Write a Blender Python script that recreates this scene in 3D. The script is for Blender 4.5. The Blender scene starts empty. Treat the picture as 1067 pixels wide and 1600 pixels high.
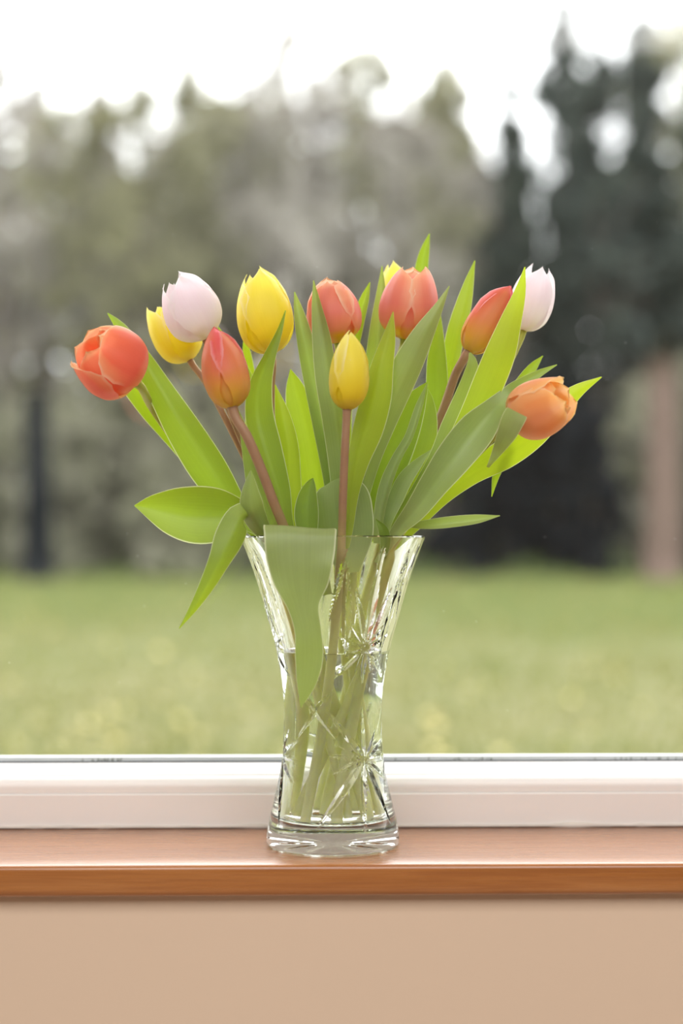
import bpy, bmesh, math, random
import numpy as np
from mathutils import Vector, Matrix, noise as mnoise

# ------------------------------------------------------------------ camera
F = 2667.0            # focal length in pixels of the 1067x1600 frame
CAM_Y = -1.333        # camera sits this far in front of the vase axis
EYE = 0.2407          # eye level above the sill top
HOR = 837.0           # image row of eye level
sc = bpy.context.scene
col = sc.collection
cam_d = bpy.data.cameras.new('camera')
cam = bpy.data.objects.new('camera', cam_d)
col.objects.link(cam)
cam.location = (0, CAM_Y, EYE)
cam.rotation_euler = (math.radians(90), 0, 0)
cam_d.sensor_fit = 'VERTICAL'
cam_d.sensor_height = 36.0
cam_d.sensor_width = 24.0
cam_d.lens = F / 1600.0 * 36.0
cam_d.shift_y = (HOR - 800.0) / 1600.0
cam_d.clip_end = 500
cam_d.dof.use_dof = True
cam_d.dof.focus_distance = 1.305
cam_d.dof.aperture_fstop = 2.5
sc.camera = cam

# ------------------------------------------------------------------ light
w = bpy.data.worlds.new('overcast_sky')
sc.world = w
w.use_nodes = True
bg = w.node_tree.nodes['Background']
bg.inputs['Color'].default_value = (0.97, 0.985, 1.0, 1)
bg.inputs['Strength'].default_value = 4.4

YAW = math.radians(1.2)   # the window wall is turned a little against the view
RZ = Matrix.Rotation(YAW, 4, 'Z')


def area(name, loc, size, size_y, power, color, rx):
    l = bpy.data.lights.new(name, 'AREA')
    l.shape = 'RECTANGLE'
    l.size = size
    l.size_y = size_y
    l.energy = power
    l.color = color
    o = bpy.data.objects.new(name, l)
    col.objects.link(o)
    o.location = RZ @ Vector(loc)
    o.rotation_euler = (math.radians(rx), 0, YAW)
    return o


# added area light under the unseen ceiling, a soft fill for the room
area('added_room_fill', (0, -2.05, 1.545), 3.8, 1.9, 95, (1.0, 0.985, 0.965), 0)

sc.view_settings.view_transform = 'Standard'
sc.view_settings.look = 'None'
sc.view_settings.exposure = 0.08
sc.view_settings.gamma = 1.0
sc.view_settings.use_curve_mapping = False
cy = sc.cycles
cy.max_bounces = 18
cy.diffuse_bounces = 5
cy.glossy_bounces = 8
cy.transmission_bounces = 18
cy.transparent_max_bounces = 24
cy.caustics_refractive = True
cy.caustics_reflective = True
cy.blur_glossy = 0.3
cy.sample_clamp_indirect = 6.0
cy.use_denoising = True

random.seed(7)
np.random.seed(7)

# ------------------------------------------------------------------ helpers


def P(px, py, dy=0.0):
    """a photograph pixel at depth dy behind (+) or before (-) the vase axis, in metres"""
    D = dy - CAM_Y
    return Vector(((px - 533.5) * D / F, dy, EYE - (py - HOR) * D / F))


def link(name, mesh, parent=None, kind=None, label=None, cat=None, group=None):
    o = bpy.data.objects.new(name, mesh)
    col.objects.link(o)
    if parent is not None:
        o.parent = parent
    tag(o, label, cat, group, kind)
    return o


def tag(o, label=None, cat=None, group=None, kind=None):
    if label: o['label'] = label
    if cat: o['category'] = cat
    if group: o['group'] = group
    if kind: o['kind'] = kind
    return o


def empty(name, loc=(0, 0, 0)):
    o = bpy.data.objects.new(name, None)
    o.empty_display_size = 0.02
    col.objects.link(o)
    o.location = loc
    return o


def mesh_from(name, verts, faces, mat=None, smooth=False, uvs=None):
    me = bpy.data.meshes.new(name)
    me.from_pydata([tuple(v) for v in verts], [], faces)
    if uvs is not None:
        ul = me.uv_layers.new(name='UVMap')
        idx = np.empty(len(me.loops), dtype=np.int32)
        me.loops.foreach_get('vertex_index', idx)
        ul.data.foreach_set('uv', np.asarray(uvs, dtype=np.float32)[idx].ravel())
    if smooth:
        me.polygons.foreach_set('use_smooth', [True] * len(me.polygons))
    if mat:
        me.materials.append(mat)
    me.update()
    return me


def grid_faces(nu, nv, closed_v=False):
    fs = []
    for i in range(nu - 1):
        for j in range(nv if closed_v else nv - 1):
            k = (j + 1) % nv
            fs.append((i * nv + j, i * nv + k, (i + 1) * nv + k, (i + 1) * nv + j))
    return fs


def catmull(pts, n):
    """pts: list of equal-length tuples -> n samples along a centripetal-like spline"""
    A = np.array(pts, dtype=float)
    if len(A) == 2:
        t = np.linspace(0, 1, n)[:, None]
        return A[0] * (1 - t) + A[1] * t
    seg = np.sqrt(((A[1:, :3] - A[:-1, :3]) ** 2).sum(1)) + 1e-9
    s = np.concatenate([[0], np.cumsum(seg)])
    m = np.zeros_like(A)
    m[1:-1] = (A[2:] - A[:-2]) / (s[2:] - s[:-2])[:, None]
    m[0] = (A[1] - A[0]) / seg[0]
    m[-1] = (A[-1] - A[-2]) / seg[-1]
    out = []
    for q in np.linspace(0, s[-1], n):
        i = min(max(np.searchsorted(s, q) - 1, 0), len(seg) - 1)
        h = seg[i]
        t = (q - s[i]) / h
        a = 2 * t**3 - 3 * t**2 + 1
        b = t**3 - 2 * t**2 + t
        c = -2 * t**3 + 3 * t**2
        d = t**3 - t**2
        out.append(a * A[i] + b * h * m[i] + c * A[i + 1] + d * h * m[i + 1])
    return np.array(out)


def box_mesh(name, x0, x1, y0, y1, z0, z1, mat, bevel=0.0):
    bm = bmesh.new()
    bmesh.ops.create_cube(bm, size=1)
    for v in bm.verts:
        v.co = Vector((x0 + (v.co.x + .5) * (x1 - x0), y0 + (v.co.y + .5) * (y1 - y0), z0 + (v.co.z + .5) * (z1 - z0)))
    if bevel:
        bmesh.ops.bevel(bm, geom=bm.edges[:], offset=bevel, segments=2, affect='EDGES')
    me = bpy.data.meshes.new(name)
    bm.to_mesh(me)
    bm.free()
    me.materials.append(mat)
    return me


def extrude_x(name, prof, x0, x1, mat, smooth=False, nx=2):
    """prof: closed (y, z) outline, extruded along x"""
    n = len(prof)
    xs = np.linspace(x0, x1, nx)
    verts = [(x, y, z) for x in xs for (y, z) in prof]
    faces = []
    for i in range(nx - 1):
        for j in range(n):
            k = (j + 1) % n
            faces.append((i * n + j, (i + 1) * n + j, (i + 1) * n + k, i * n + k))
    faces.append(tuple(range(n)))
    faces.append(tuple((nx - 1) * n + j for j in reversed(range(n))))
    me = mesh_from(name, verts, faces, mat, smooth)
    bm = bmesh.new(); bm.from_mesh(me)
    bmesh.ops.recalc_face_normals(bm, faces=bm.faces[:])
    bm.to_mesh(me); bm.free()
    return me


# ------------------------------------------------------------------ materials


class N:
    """tiny node-graph helper"""
    def __init__(self, name):
        self.m = bpy.data.materials.new(name)
        self.m.use_nodes = True
        self.t = self.m.node_tree
        self.t.nodes.clear()
        self.out = self.t.nodes.new('ShaderNodeOutputMaterial')

    def n(self, typ, ins=None, **props):
        nd = self.t.nodes.new(typ)
        for k, v in props.items():
            setattr(nd, k, v)
        for k, v in (ins or {}).items():
            s = nd.inputs[k]
            if isinstance(v, bpy.types.NodeSocket):
                self.t.links.new(v, s)
            else:
                s.default_value = v
        return nd

    def ramp(self, fac, stops):
        nd = self.t.nodes.new('ShaderNodeValToRGB')
        self.t.links.new(fac, nd.inputs[0])
        cr = nd.color_ramp
        while len(cr.elements) > 1:
            cr.elements.remove(cr.elements[-1])
        for i, (p, c) in enumerate(stops):
            e = cr.elements[0] if i == 0 else cr.elements.new(p)
            e.position = p
            e.color = (*c, 1) if len(c) == 3 else c
        return nd.outputs[0]

    def math(self, op, a, b=0.0, c=0.0):
        return self.n('ShaderNodeMath', {0: a, 1: b, 2: c}, operation=op).outputs[0]

    def mix(self, fac, a, b, blend='MIX'):
        nd = self.t.nodes.new('ShaderNodeMix')
        nd.data_type = 'RGBA'
        nd.blend_type = blend
        for s, v in ((nd.inputs[0], fac), (nd.inputs[6], a), (nd.inputs[7], b)):
            if isinstance(v, bpy.types.NodeSocket):
                self.t.links.new(v, s)
            else:
                s.default_value = v if not isinstance(v, tuple) or len(v) == 4 else (*v, 1)
        return nd.outputs[2]

    def surf(self, sh):
        self.t.links.new(sh, self.out.inputs['Surface'])
        return self.m


def principled_mat(name, color, rough=0.5, noise_amt=0.0, noise_scale=20, spec=0.5, bump=0.0, coat=0.0):
    g = N(name)
    tc = g.n('ShaderNodeTexCoord')
    c = (*color, 1)
    nz = None
    if noise_amt or bump:
        nz = g.n('ShaderNodeTexNoise', {'Vector': tc.outputs['Object'], 'Scale': noise_scale, 'Detail': 5.0})
    if noise_amt:
        c = g.mix(nz.outputs['Fac'], tuple(x * (1 - noise_amt) for x in color), tuple(min(1, x * (1 + noise_amt)) for x in color))
    b = g.n('ShaderNodeBsdfPrincipled', {'Base Color': c, 'Roughness': rough, 'Specular IOR Level': spec, 'Coat Weight': coat})
    if bump:
        bp = g.n('ShaderNodeBump', {'Height': nz.outputs['Fac'], 'Strength': bump, 'Distance': 0.002})
        g.t.links.new(bp.outputs[0], b.inputs['Normal'])
    return g.surf(b.outputs[0])


def petal_mat(name, stops, edge, edge_amt=0.7, trans=0.45, flame=None, rough=0.42):
    """stops colour the petal from base to tip, edge tints its margin, flame a streak along its middle"""
    g = N(name)
    uv = g.n('ShaderNodeUVMap')
    sep = g.n('ShaderNodeSeparateXYZ', {0: uv.outputs[0]})
    v, u = sep.outputs[0], sep.outputs[1]
    c = g.ramp(u, stops)
    av = g.math('ABSOLUTE', g.math('SUBTRACT', v, 0.5))
    if flame:
        f = g.math('MULTIPLY', g.ramp(av, [(0.0, (1, 1, 1)), (0.34, (0, 0, 0))]), flame[1])
        c = g.mix(f, c, flame[0])
    ef = g.math('MULTIPLY', g.ramp(av, [(0.3, (0, 0, 0)), (0.5, (1, 1, 1))]), g.ramp(u, [(0.25, (0, 0, 0)), (0.7, (edge_amt,) * 3)]))
    c = g.mix(ef, c, edge)
    c = g.mix(g.ramp(u, [(0.88, (0, 0, 0)), (1.0, (edge_amt,) * 3)]), c, edge)
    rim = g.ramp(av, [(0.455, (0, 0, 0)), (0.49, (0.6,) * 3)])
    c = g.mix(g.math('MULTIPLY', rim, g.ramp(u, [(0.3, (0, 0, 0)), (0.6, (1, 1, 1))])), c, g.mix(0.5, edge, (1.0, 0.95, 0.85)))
    mp = g.n('ShaderNodeMapping', {'Vector': uv.outputs[0], 'Scale': (42.0, 1.6, 1.0)})
    nz = g.n('ShaderNodeTexNoise', {'Vector': mp.outputs[0], 'Scale': 1.0, 'Detail': 3.0})
    c = g.mix(g.ramp(nz.outputs['Fac'], [(0.35, (0.10,) * 3), (0.65, (0, 0, 0))]), c, g.mix(1.0, c, (0.72, 0.6, 0.6), 'MULTIPLY'))
    bp = g.n('ShaderNodeBump', {'Height': nz.outputs['Fac'], 'Strength': 0.14, 'Distance': 0.0006})
    b = g.n('ShaderNodeBsdfPrincipled', {'Base Color': c, 'Roughness': rough, 'Specular IOR Level': 0.35, 'Normal': bp.outputs[0], 'Sheen Weight': 0.12})
    t = g.n('ShaderNodeBsdfTranslucent', {'Color': g.mix(1.0, c, c, 'SCREEN')})
    return g.surf(g.n('ShaderNodeMixShader', {0: trans, 1: b.outputs[0], 2: t.outputs[0]}).outputs[0])


def leaf_mat(name, base, bright, trans=0.45):
    g = N(name)
    uv = g.n('ShaderNodeUVMap')
    sep = g.n('ShaderNodeSeparateXYZ', {0: uv.outputs[0]})
    v, u = sep.outputs[0], sep.outputs[1]
    av = g.math('ABSOLUTE', g.math('SUBTRACT', v, 0.5))
    mp = g.n('ShaderNodeMapping', {'Vector': uv.outputs[0], 'Scale': (34.0, 0.8, 1.0)})
    nz = g.n('ShaderNodeTexNoise', {'Vector': mp.outputs[0], 'Scale': 1.0, 'Detail': 3.0})
    oi = g.n('ShaderNodeObjectInfo')
    tc = g.n('ShaderNodeTexCoord')
    n2 = g.n('ShaderNodeTexNoise', {'Vector': tc.outputs['Object'], 'Scale': 28.0, 'Detail': 2.0})
    c = g.mix(g.ramp(nz.outputs['Fac'], [(0.35, (0, 0, 0)), (0.65, (1, 1, 1))]), tuple(x * 0.92 for x in base), tuple(x * 1.06 for x in base))
    c = g.mix(g.math('MULTIPLY', oi.outputs['Random'], 0.35), c, (base[0] * 0.75, base[1] * 0.85, base[2] * 0.8))
    c = g.mix(g.ramp(n2.outputs['Fac'], [(0.35, (0, 0, 0)), (0.7, (0.35,) * 3)]), c, (base[0] * 1.15, base[1] * 1.12, base[2] * 1.6))
    # pale leaf base and pale thin margin, which also paints in the edges' rim light
    c = g.mix(g.ramp(u, [(0.0, (0.55,) * 3), (0.28, (0, 0, 0))]), c, (0.50, 0.52, 0.20))
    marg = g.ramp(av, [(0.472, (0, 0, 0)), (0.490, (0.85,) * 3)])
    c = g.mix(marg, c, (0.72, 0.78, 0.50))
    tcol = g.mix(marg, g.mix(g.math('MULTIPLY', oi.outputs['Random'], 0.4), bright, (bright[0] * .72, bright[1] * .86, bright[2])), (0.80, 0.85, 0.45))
    bp = g.n('ShaderNodeBump', {'Height': nz.outputs['Fac'], 'Strength': 0.16, 'Distance': 0.0006})
    b = g.n('ShaderNodeBsdfPrincipled', {'Base Color': c, 'Roughness': 0.44, 'Specular IOR Level': 0.5, 'Normal': bp.outputs[0], 'Sheen Weight': 0.2, 'Sheen Roughness': 0.4})
    t = g.n('ShaderNodeBsdfTranslucent', {'Color': tcol})
    return g.surf(g.n('ShaderNodeMixShader', {0: trans, 1: b.outputs[0], 2: t.outputs[0]}).outputs[0])


def stem_mat(name, top, low):
    g = N(name)
    tc = g.n('ShaderNodeTexCoord')
    uv = g.n('ShaderNodeUVMap')
    sep = g.n('ShaderNodeSeparateXYZ', {0: uv.outputs[0]})
    c = g.ramp(sep.outputs[1], [(0.0, top), (0.22, top), (0.42, low), (0.6, (0.74, 0.78, 0.34)), (1.0, (0.88, 0.90, 0.54))])
    nz = g.n('ShaderNodeTexNoise', {'Vector': tc.outputs['Object'], 'Scale': 120.0, 'Detail': 3.0})
    c = g.mix(g.ramp(nz.outputs['Fac'], [(0.4, (0, 0, 0)), (0.7, (0.25,) * 3)]), c, g.mix(1.0, c, (0.8, 0.7, 0.6), 'MULTIPLY'))
    b = g.n('ShaderNodeBsdfPrincipled', {'Base Color': c, 'Roughness': 0.45, 'Specular IOR Level': 0.4,
                                        'Subsurface Weight': 0.6, 'Subsurface Scale': 1.0, 'Subsurface Radius': (0.008, 0.008, 0.003)})
    return g.surf(b.outputs[0])


def foliage_mat(name, c0, c1, trans=0.25):
    g = N(name)
    tc = g.n('ShaderNodeTexCoord')
    nz = g.n('ShaderNodeTexNoise', {'Vector': tc.outputs['Object'], 'Scale': 0.9, 'Detail': 3.0})
    oi = g.n('ShaderNodeObjectInfo')
    c = g.mix(g.ramp(nz.outputs['Fac'], [(0.35, (0, 0, 0)), (0.65, (1, 1, 1))]), c0, c1)
    c = g.mix(g.math('MULTIPLY', oi.outputs['Random'], 0.3), c, tuple(x * 0.7 for x in c0))
    b = g.n('ShaderNodeBsdfDiffuse', {'Color': c})
    t = g.n('ShaderNodeBsdfTranslucent', {'Color': c})
    return g.surf(g.n('ShaderNodeMixShader', {0: trans, 1: b.outputs[0], 2: t.outputs[0]}).outputs[0])


M = {}
M['upvc'] = principled_mat('white_window_plastic', (0.84, 0.81, 0.79), 0.28, 0.03, 9, 0.5)
M['sealant'] = principled_mat('aged_sealant', (0.66, 0.60, 0.55), 0.6, 0.18, 60)
M['gasket'] = principled_mat('grey_rubber_gasket', (0.10, 0.11, 0.12), 0.6, 0.2, 80)
M['spacer'] = principled_mat('pale_spacer_bar', (0.75, 0.76, 0.76), 0.4, 0.05, 80)
M['paint'] = principled_mat('peach_wall_paint', (0.72, 0.555, 0.415), 0.75, 0.03, 3.0, 0.3, 0.12)
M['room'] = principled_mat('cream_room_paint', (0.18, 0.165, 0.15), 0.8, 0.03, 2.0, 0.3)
M['ceiling'] = principled_mat('white_ceiling_paint', (0.62, 0.61, 0.60), 0.85, 0.02, 2.0, 0.3)
M['carpet'] = principled_mat('brown_carpet', (0.40, 0.30, 0.23), 0.95, 0.2, 60, 0.1)
M['render'] = principled_mat('outside_render', (0.62, 0.60, 0.56), 0.9, 0.08, 6, 0.2)


def wood_mat():
    g = N('varnished_sill_wood')
    tc = g.n('ShaderNodeTexCoord')
    mp = g.n('ShaderNodeMapping', {'Vector': tc.outputs['Object'], 'Scale': (1.6, 34.0, 34.0)})
    n1 = g.n('ShaderNodeTexNoise', {'Vector': mp.outputs[0], 'Scale': 2.2, 'Detail': 6.0, 'Roughness': 0.6, 'Distortion': 0.6})
    mp2 = g.n('ShaderNodeMapping', {'Vector': tc.outputs['Object'], 'Scale': (6.0, 240.0, 240.0)})
    n2 = g.n('ShaderNodeTexNoise', {'Vector': mp2.outputs[0], 'Scale': 2.0, 'Detail': 4.0})
    c = g.ramp(n1.outputs['Fac'], [(0.25, (0.30, 0.098, 0.020)), (0.5, (0.41, 0.150, 0.036)), (0.75, (0.47, 0.19, 0.055))])
    c = g.mix(g.ramp(n2.outputs['Fac'], [(0.40, (0.40,) * 3), (0.52, (0, 0, 0))]), c, (0.30, 0.095, 0.022))
    r = g.ramp(n2.outputs['Fac'], [(0.3, (0.34,) * 3), (0.7, (0.24,) * 3)])
    bp = g.n('ShaderNodeBump', {'Height': n2.outputs['Fac'], 'Strength': 0.25, 'Distance': 0.0006})
    b = g.n('ShaderNodeBsdfPrincipled', {'Base Color': c, 'Roughness': r, 'Specular IOR Level': 0.55, 'Normal': bp.outputs[0], 'Coat Weight': 0.7, 'Coat Roughness': 0.24, 'Coat IOR': 1.5})
    return g.surf(b.outputs[0])


M['wood'] = wood_mat()


def pane_mat():
    g = N('window_glass')
    geo = g.n('ShaderNodeNewGeometry')
    ior = g.math('MULTIPLY_ADD', geo.outputs['Backfacing'], 1.0 / 1.5 - 1.5, 1.5)   # same reflectance on both faces of the thin sheet
    fr = g.n('ShaderNodeFresnel', {'IOR': ior})
    tr = g.n('ShaderNodeBsdfTransparent', {'Color': (0.985, 0.99, 0.985, 1)})
    gl = g.n('ShaderNodeBsdfGlossy', {'Color': (1, 1, 1, 1), 'Roughness': 0.0})
    return g.surf(g.n('ShaderNodeMixShader', {0: fr.outputs[0], 1: tr.outputs[0], 2: gl.outputs[0]}).outputs[0])


M['pane'] = pane_mat()
g = N('cut_crystal')
M['crystal'] = g.surf(g.n('ShaderNodeBsdfGlass', {'Color': (0.995, 1.0, 0.997, 1), 'Roughness': 0.0, 'IOR': 1.52}).outputs[0])
g = N('clear_water')
M['water'] = g.surf(g.n('ShaderNodeBsdfGlass', {'Color': (0.985, 1.0, 0.96, 1), 'Roughness': 0.0, 'IOR': 1.333}).outputs[0])

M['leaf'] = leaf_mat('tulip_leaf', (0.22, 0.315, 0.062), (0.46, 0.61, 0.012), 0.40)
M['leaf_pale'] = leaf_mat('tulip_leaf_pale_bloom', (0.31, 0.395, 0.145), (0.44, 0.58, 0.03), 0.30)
M['leaf_young'] = leaf_mat('tulip_leaf_backlit_yellow_green', (0.36, 0.45, 0.05), (0.58, 0.72, 0.015), 0.5)  # backlight glow put into the colour of a few yellow-green leaves
M['stem_brown'] = stem_mat('tulip_stem_purple_brown', (0.36, 0.215, 0.13), (0.50, 0.46, 0.16))
M['stem_green'] = stem_mat('tulip_stem_green', (0.40, 0.44, 0.10), (0.46, 0.50, 0.14))
M['p_orangered'] = petal_mat('petal_orange_red', [(0, (0.85, 0.60, 0.12)), (0.10, (0.90, 0.40, 0.18)), (0.3, (0.88, 0.20, 0.13)), (1, (0.90, 0.22, 0.10))], (1.0, 0.60, 0.30), 0.8)
M['p_yellow'] = petal_mat('petal_yellow', [(0, (0.86, 0.70, 0.12)), (0.15, (0.97, 0.75, 0.04)), (0.5, (0.985, 0.84, 0.08)), (1, (0.99, 0.88, 0.16))], (1.0, 0.93, 0.40), 0.6)
M['p_pink'] = petal_mat('petal_pale_pink', [(0, (0.90, 0.86, 0.62)), (0.2, (0.95, 0.92, 0.82)), (0.5, (0.95, 0.83, 0.87)), (1, (0.95, 0.78, 0.87))], (0.98, 0.96, 0.97), 0.8, flame=((0.94, 0.76, 0.82), 0.45))
M['p_redbud'] = petal_mat('petal_red_over_yellow', [(0, (0.80, 0.60, 0.08)), (0.16, (0.86, 0.52, 0.08)), (0.45, (0.86, 0.30, 0.14)), (1, (0.84, 0.15, 0.13))], (0.88, 0.14, 0.19), 0.75, flame=((0.86, 0.48, 0.16), 0.45))
M['p_coral'] = petal_mat('petal_coral', [(0, (0.85, 0.66, 0.03)), (0.13, (0.88, 0.62, 0.03)), (0.21, (0.87, 0.36, 0.17)), (0.5, (0.88, 0.29, 0.22)), (1, (0.92, 0.38, 0.22))], (1.0, 0.62, 0.36), 0.85, flame=((0.88, 0.32, 0.30), 0.5))
M['p_orange'] = petal_mat('petal_orange', [(0, (0.86, 0.62, 0.16)), (0.15, (0.92, 0.52, 0.28)), (0.5, (0.93, 0.42, 0.17)), (1, (0.96, 0.42, 0.10))], (1.0, 0.64, 0.26), 0.8, flame=((0.93, 0.46, 0.29), 0.5))
M['pistil'] = principled_mat('pistil_green', (0.55, 0.60, 0.18), 0.5)
M['stamen'] = principled_mat('stamen_dark', (0.10, 0.06, 0.05), 0.7)

M['bark'] = principled_mat('grey_bark', (0.085, 0.072, 0.062), 0.9, 0.35, 6, 0.1)
M['bark_brown'] = principled_mat('brown_bark', (0.125, 0.088, 0.072), 0.9, 0.3, 4, 0.1)
M['fol_olive'] = foliage_mat('olive_foliage', (0.27, 0.26, 0.19), (0.38, 0.37, 0.22))
M['fol_grey'] = foliage_mat('grey_brown_twigs', (0.31, 0.285, 0.25), (0.41, 0.39, 0.345))
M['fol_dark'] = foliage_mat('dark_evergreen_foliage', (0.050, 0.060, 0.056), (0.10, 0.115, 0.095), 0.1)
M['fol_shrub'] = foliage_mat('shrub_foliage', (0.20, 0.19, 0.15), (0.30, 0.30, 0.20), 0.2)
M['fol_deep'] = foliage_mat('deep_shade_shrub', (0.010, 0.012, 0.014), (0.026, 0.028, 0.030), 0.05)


def lawn_mat():
    g = N('lawn_grass')
    tc = g.n('ShaderNodeTexCoord')
    sep = g.n('ShaderNodeSeparateXYZ', {0: tc.outputs['Object']})
    n1 = g.n('ShaderNodeTexNoise', {'Vector': tc.outputs['Object'], 'Scale': 0.22, 'Detail': 3.0})
    n2 = g.n('ShaderNodeTexNoise', {'Vector': tc.outputs['Object'], 'Scale': 1.6, 'Detail': 4.0})
    yy = g.math('ADD', sep.outputs[1], g.math('MULTIPLY', g.math('SUBTRACT', n1.outputs['Fac'], 0.5), 14.0))
    yy = g.math('ADD', yy, g.math('MULTIPLY', sep.outputs[0], 0.35))
    far = g.ramp(g.math('DIVIDE', yy, 50.0), [(0.30, (0, 0, 0)), (0.52, (1, 1, 1))])
    # dry, mossy lawn by the house, lush grass towards the trees
    near = g.mix(g.ramp(n2.outputs['Fac'], [(0.3, (0, 0, 0)), (0.7, (1, 1, 1))]), (0.155, 0.155, 0.072), (0.195, 0.182, 0.104))
    lush = g.mix(n2.outputs['Fac'], (0.066, 0.096, 0.028), (0.105, 0.130, 0.044))
    c = g.mix(far, near, lush)
    b = g.n('ShaderNodeBsdfPrincipled', {'Base Color': c, 'Roughness': 0.9, 'Specular IOR Level': 0.1})
    return g.surf(b.outputs[0])


M['lawn'] = lawn_mat()
M['blade'] = foliage_mat('grass_blades', (0.18, 0.205, 0.062), (0.27, 0.255, 0.105), 0.3)
M['daisy'] = principled_mat('fallen_leaf_pale', (0.62, 0.52, 0.22), 0.7, 0.3, 1.0, 0.2)

# ------------------------------------------------------------------ the setting: window wall and room
XL, XR = -2.9, 2.9
WX0, WX1 = -1.15, 1.15      # window opening
ZT = 1.25                   # top of the window opening
ZF, ZC = -0.92, 1.55        # floor and ceiling
YW = -0.072                 # room face of the window wall
YO = 0.22                   # outside face
SILL_T = 0.0235


def setting(name, mesh, parent=None, kind='structure', label=None):
    o = link(name, mesh, parent, kind if parent is None else None, label)
    if parent is None:
        o.rotation_euler = (0, 0, YAW)
    return o


def wall_with_hole(name, mats):
    bm = bmesh.new()
    def bx(x0, x1, z0, z1):
        r = bmesh.ops.create_cube(bm, size=1)
        for v in r['verts']:
            v.co = Vector((x0 + (v.co.x + .5) * (x1 - x0), YW + (v.co.y + .5) * (YO - YW), z0 + (v.co.z + .5) * (z1 - z0)))
    bx(XL, XR, ZF, -SILL_T)
    bx(XL, WX0, -SILL_T, ZC)
    bx(WX1, XR, -SILL_T, ZC)
    bx(WX0, WX1, ZT, ZC)
    me = bpy.data.meshes.new(name)
    bm.to_mesh(me); bm.free()
    me.materials.append(mats)
    return me


setting('wall_front', wall_with_hole('wall_front', M['paint']), label='smooth peach painted wall below the wooden window sill')
setting('wall_left', box_mesh('wall_left', XL - .1, XL, -4.2, YO, ZF, ZC, M['room']))
setting('wall_right', box_mesh('wall_right', XR, XR + .1, -4.2, YO, ZF, ZC, M['room']))
setting('wall_back', box_mesh('wall_back', XL - .1, XR + .1, -4.25, -4.15, ZF, ZC, M['room']))
setting('ceiling', box_mesh('ceiling', XL - .1, XR + .1, -4.25, YO, ZC, ZC + .1, M['ceiling']))
setting('floor', box_mesh('floor', XL - .1, XR + .1, -4.25, YO, ZF - .1, ZF, M['carpet']))

# wooden sill with a rounded nose
YS0, YS1 = -0.0845, 0.0745


def arc(cy_, cz, r, a0, a1, n=7):
    return [(cy_ + r * math.cos(math.radians(a)), cz + r * math.sin(math.radians(a))) for a in np.linspace(a0, a1, n)]


prof = [(YS1 + 0.02, -SILL_T), (YS1 + 0.02, 0.0)] + arc(YS0 + 0.0042, -0.0042, 0.0042, 90, 180, 10) + \
       [(YS0 - 0.0002, -0.0085), (YS0 - 0.0001, -0.015)] + arc(YS0 + 0.0055, -SILL_T + 0.0055, 0.0055, 180, 270, 8)
sill_me = extrude_x('trim_1', prof, WX0 - 0.06, WX1 + 0.06, M['wood'], False)
sill_me.polygons.foreach_set('use_smooth', [len(p.vertices) == 4 for p in sill_me.polygons])
setting('trim_1', sill_me, label='varnished reddish brown wooden window sill with rounded front edge')


def bead(name, y, z, r, x0, x1, mat, n, amp, seed):
    """an uneven bead of sealant along x"""
    rr = random.Random(seed)
    verts, k = [], 6
    for i in range(n):
        x = x0 + (x1 - x0) * i / (n - 1)
        q = r * (0.55 + amp * max(0, mnoise.noise(Vector((x * 23, seed, 0))) + 0.5 * mnoise.noise(Vector((x * 70, seed, 3)))))
        for j in range(k):
            a = 2 * math.pi * j / k
            verts.append((x, y + q * math.cos(a), z + q * math.sin(a)))
    return mesh_from(name, verts, grid_faces(n, k, True), mat, True)


setting('trim_2', bead('trim_2', YW - 0.0003, -SILL_T - 0.0002, 0.0012, WX0, WX1, M['sealant'], 420, 1.2, 2),
        label='thin uneven paint seam under the sill')
setting('trim_3', bead('trim_3', YS1 - 0.0006, 0.0012, 0.0026, WX0, WX1, M['sealant'], 420, 1.1, 5),
        label='smeared sealant bead where the window frame meets the sill')

# white plastic window: outer frame, glazing bead, gasket, spacer, pane
win = empty('window_1')
win.rotation_euler = (0, 0, YAW)
tag(win, 'white plastic framed window with a single large pane', None, None, 'structure')
FZ = 0.0285                    # top of the outer frame face
GY = 0.112                     # pane
fr = [(YS1, 0.0), (YS1, FZ - 0.0012), (YS1 + 0.0012, FZ), (YS1 + 0.09, FZ), (YS1 + 0.09, -0.02), (YS1 + 0.022, -0.02), (YS1 + 0.022, 0.0)]
link('frame', extrude_x('frame', fr, WX0, WX1, M['upvc']), win)
# ovolo glazing bead
b0 = YS1 + 0.0018
bp_ = [(b0 + .033, FZ + .0002), (b0, FZ + .0002), (b0, FZ + .0035)] + \
      [(b0 + .0085 * (1 - math.cos(t)), FZ + .0035 + .0095 * math.sin(t)) for t in np.linspace(0.1, math.pi / 2 - .15, 9)] + \
      [(b0 + .0085, FZ + .0135), (b0 + .0090, FZ + .0145), (b0 + .0240, FZ + .0202), (b0 + .030, FZ + .0213), (b0 + .033, FZ + .0208)]
bm_me = extrude_x('glazing_bead', bp_, WX0, WX1, M['upvc'])
link('glazing_bead', bm_me, win)
link('gasket', box_mesh('gasket', WX0, WX1, b0 + .0305, b0 + .0345, FZ + .012, FZ + .0226, M['gasket']), win)
link('spacer_bar', box_mesh('spacer_bar', WX0, WX1, GY + .006, GY + .018, FZ + .010, FZ + .0246, M['spacer']), win)
for s in (-1, 1):
    xa, xb = (WX0, WX0 + .06) if s < 0 else (WX1 - .06, WX1)
    link('side_frame', box_mesh('side_frame', xa, xb, YS1, YS1 + .09, FZ, ZT, M['upvc'], .003), win)
link('top_frame', box_mesh('top_frame', WX0 + .06, WX1 - .06, YS1, YS1 + .09, ZT - .06, ZT, M['upvc'], .003), win)
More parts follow.
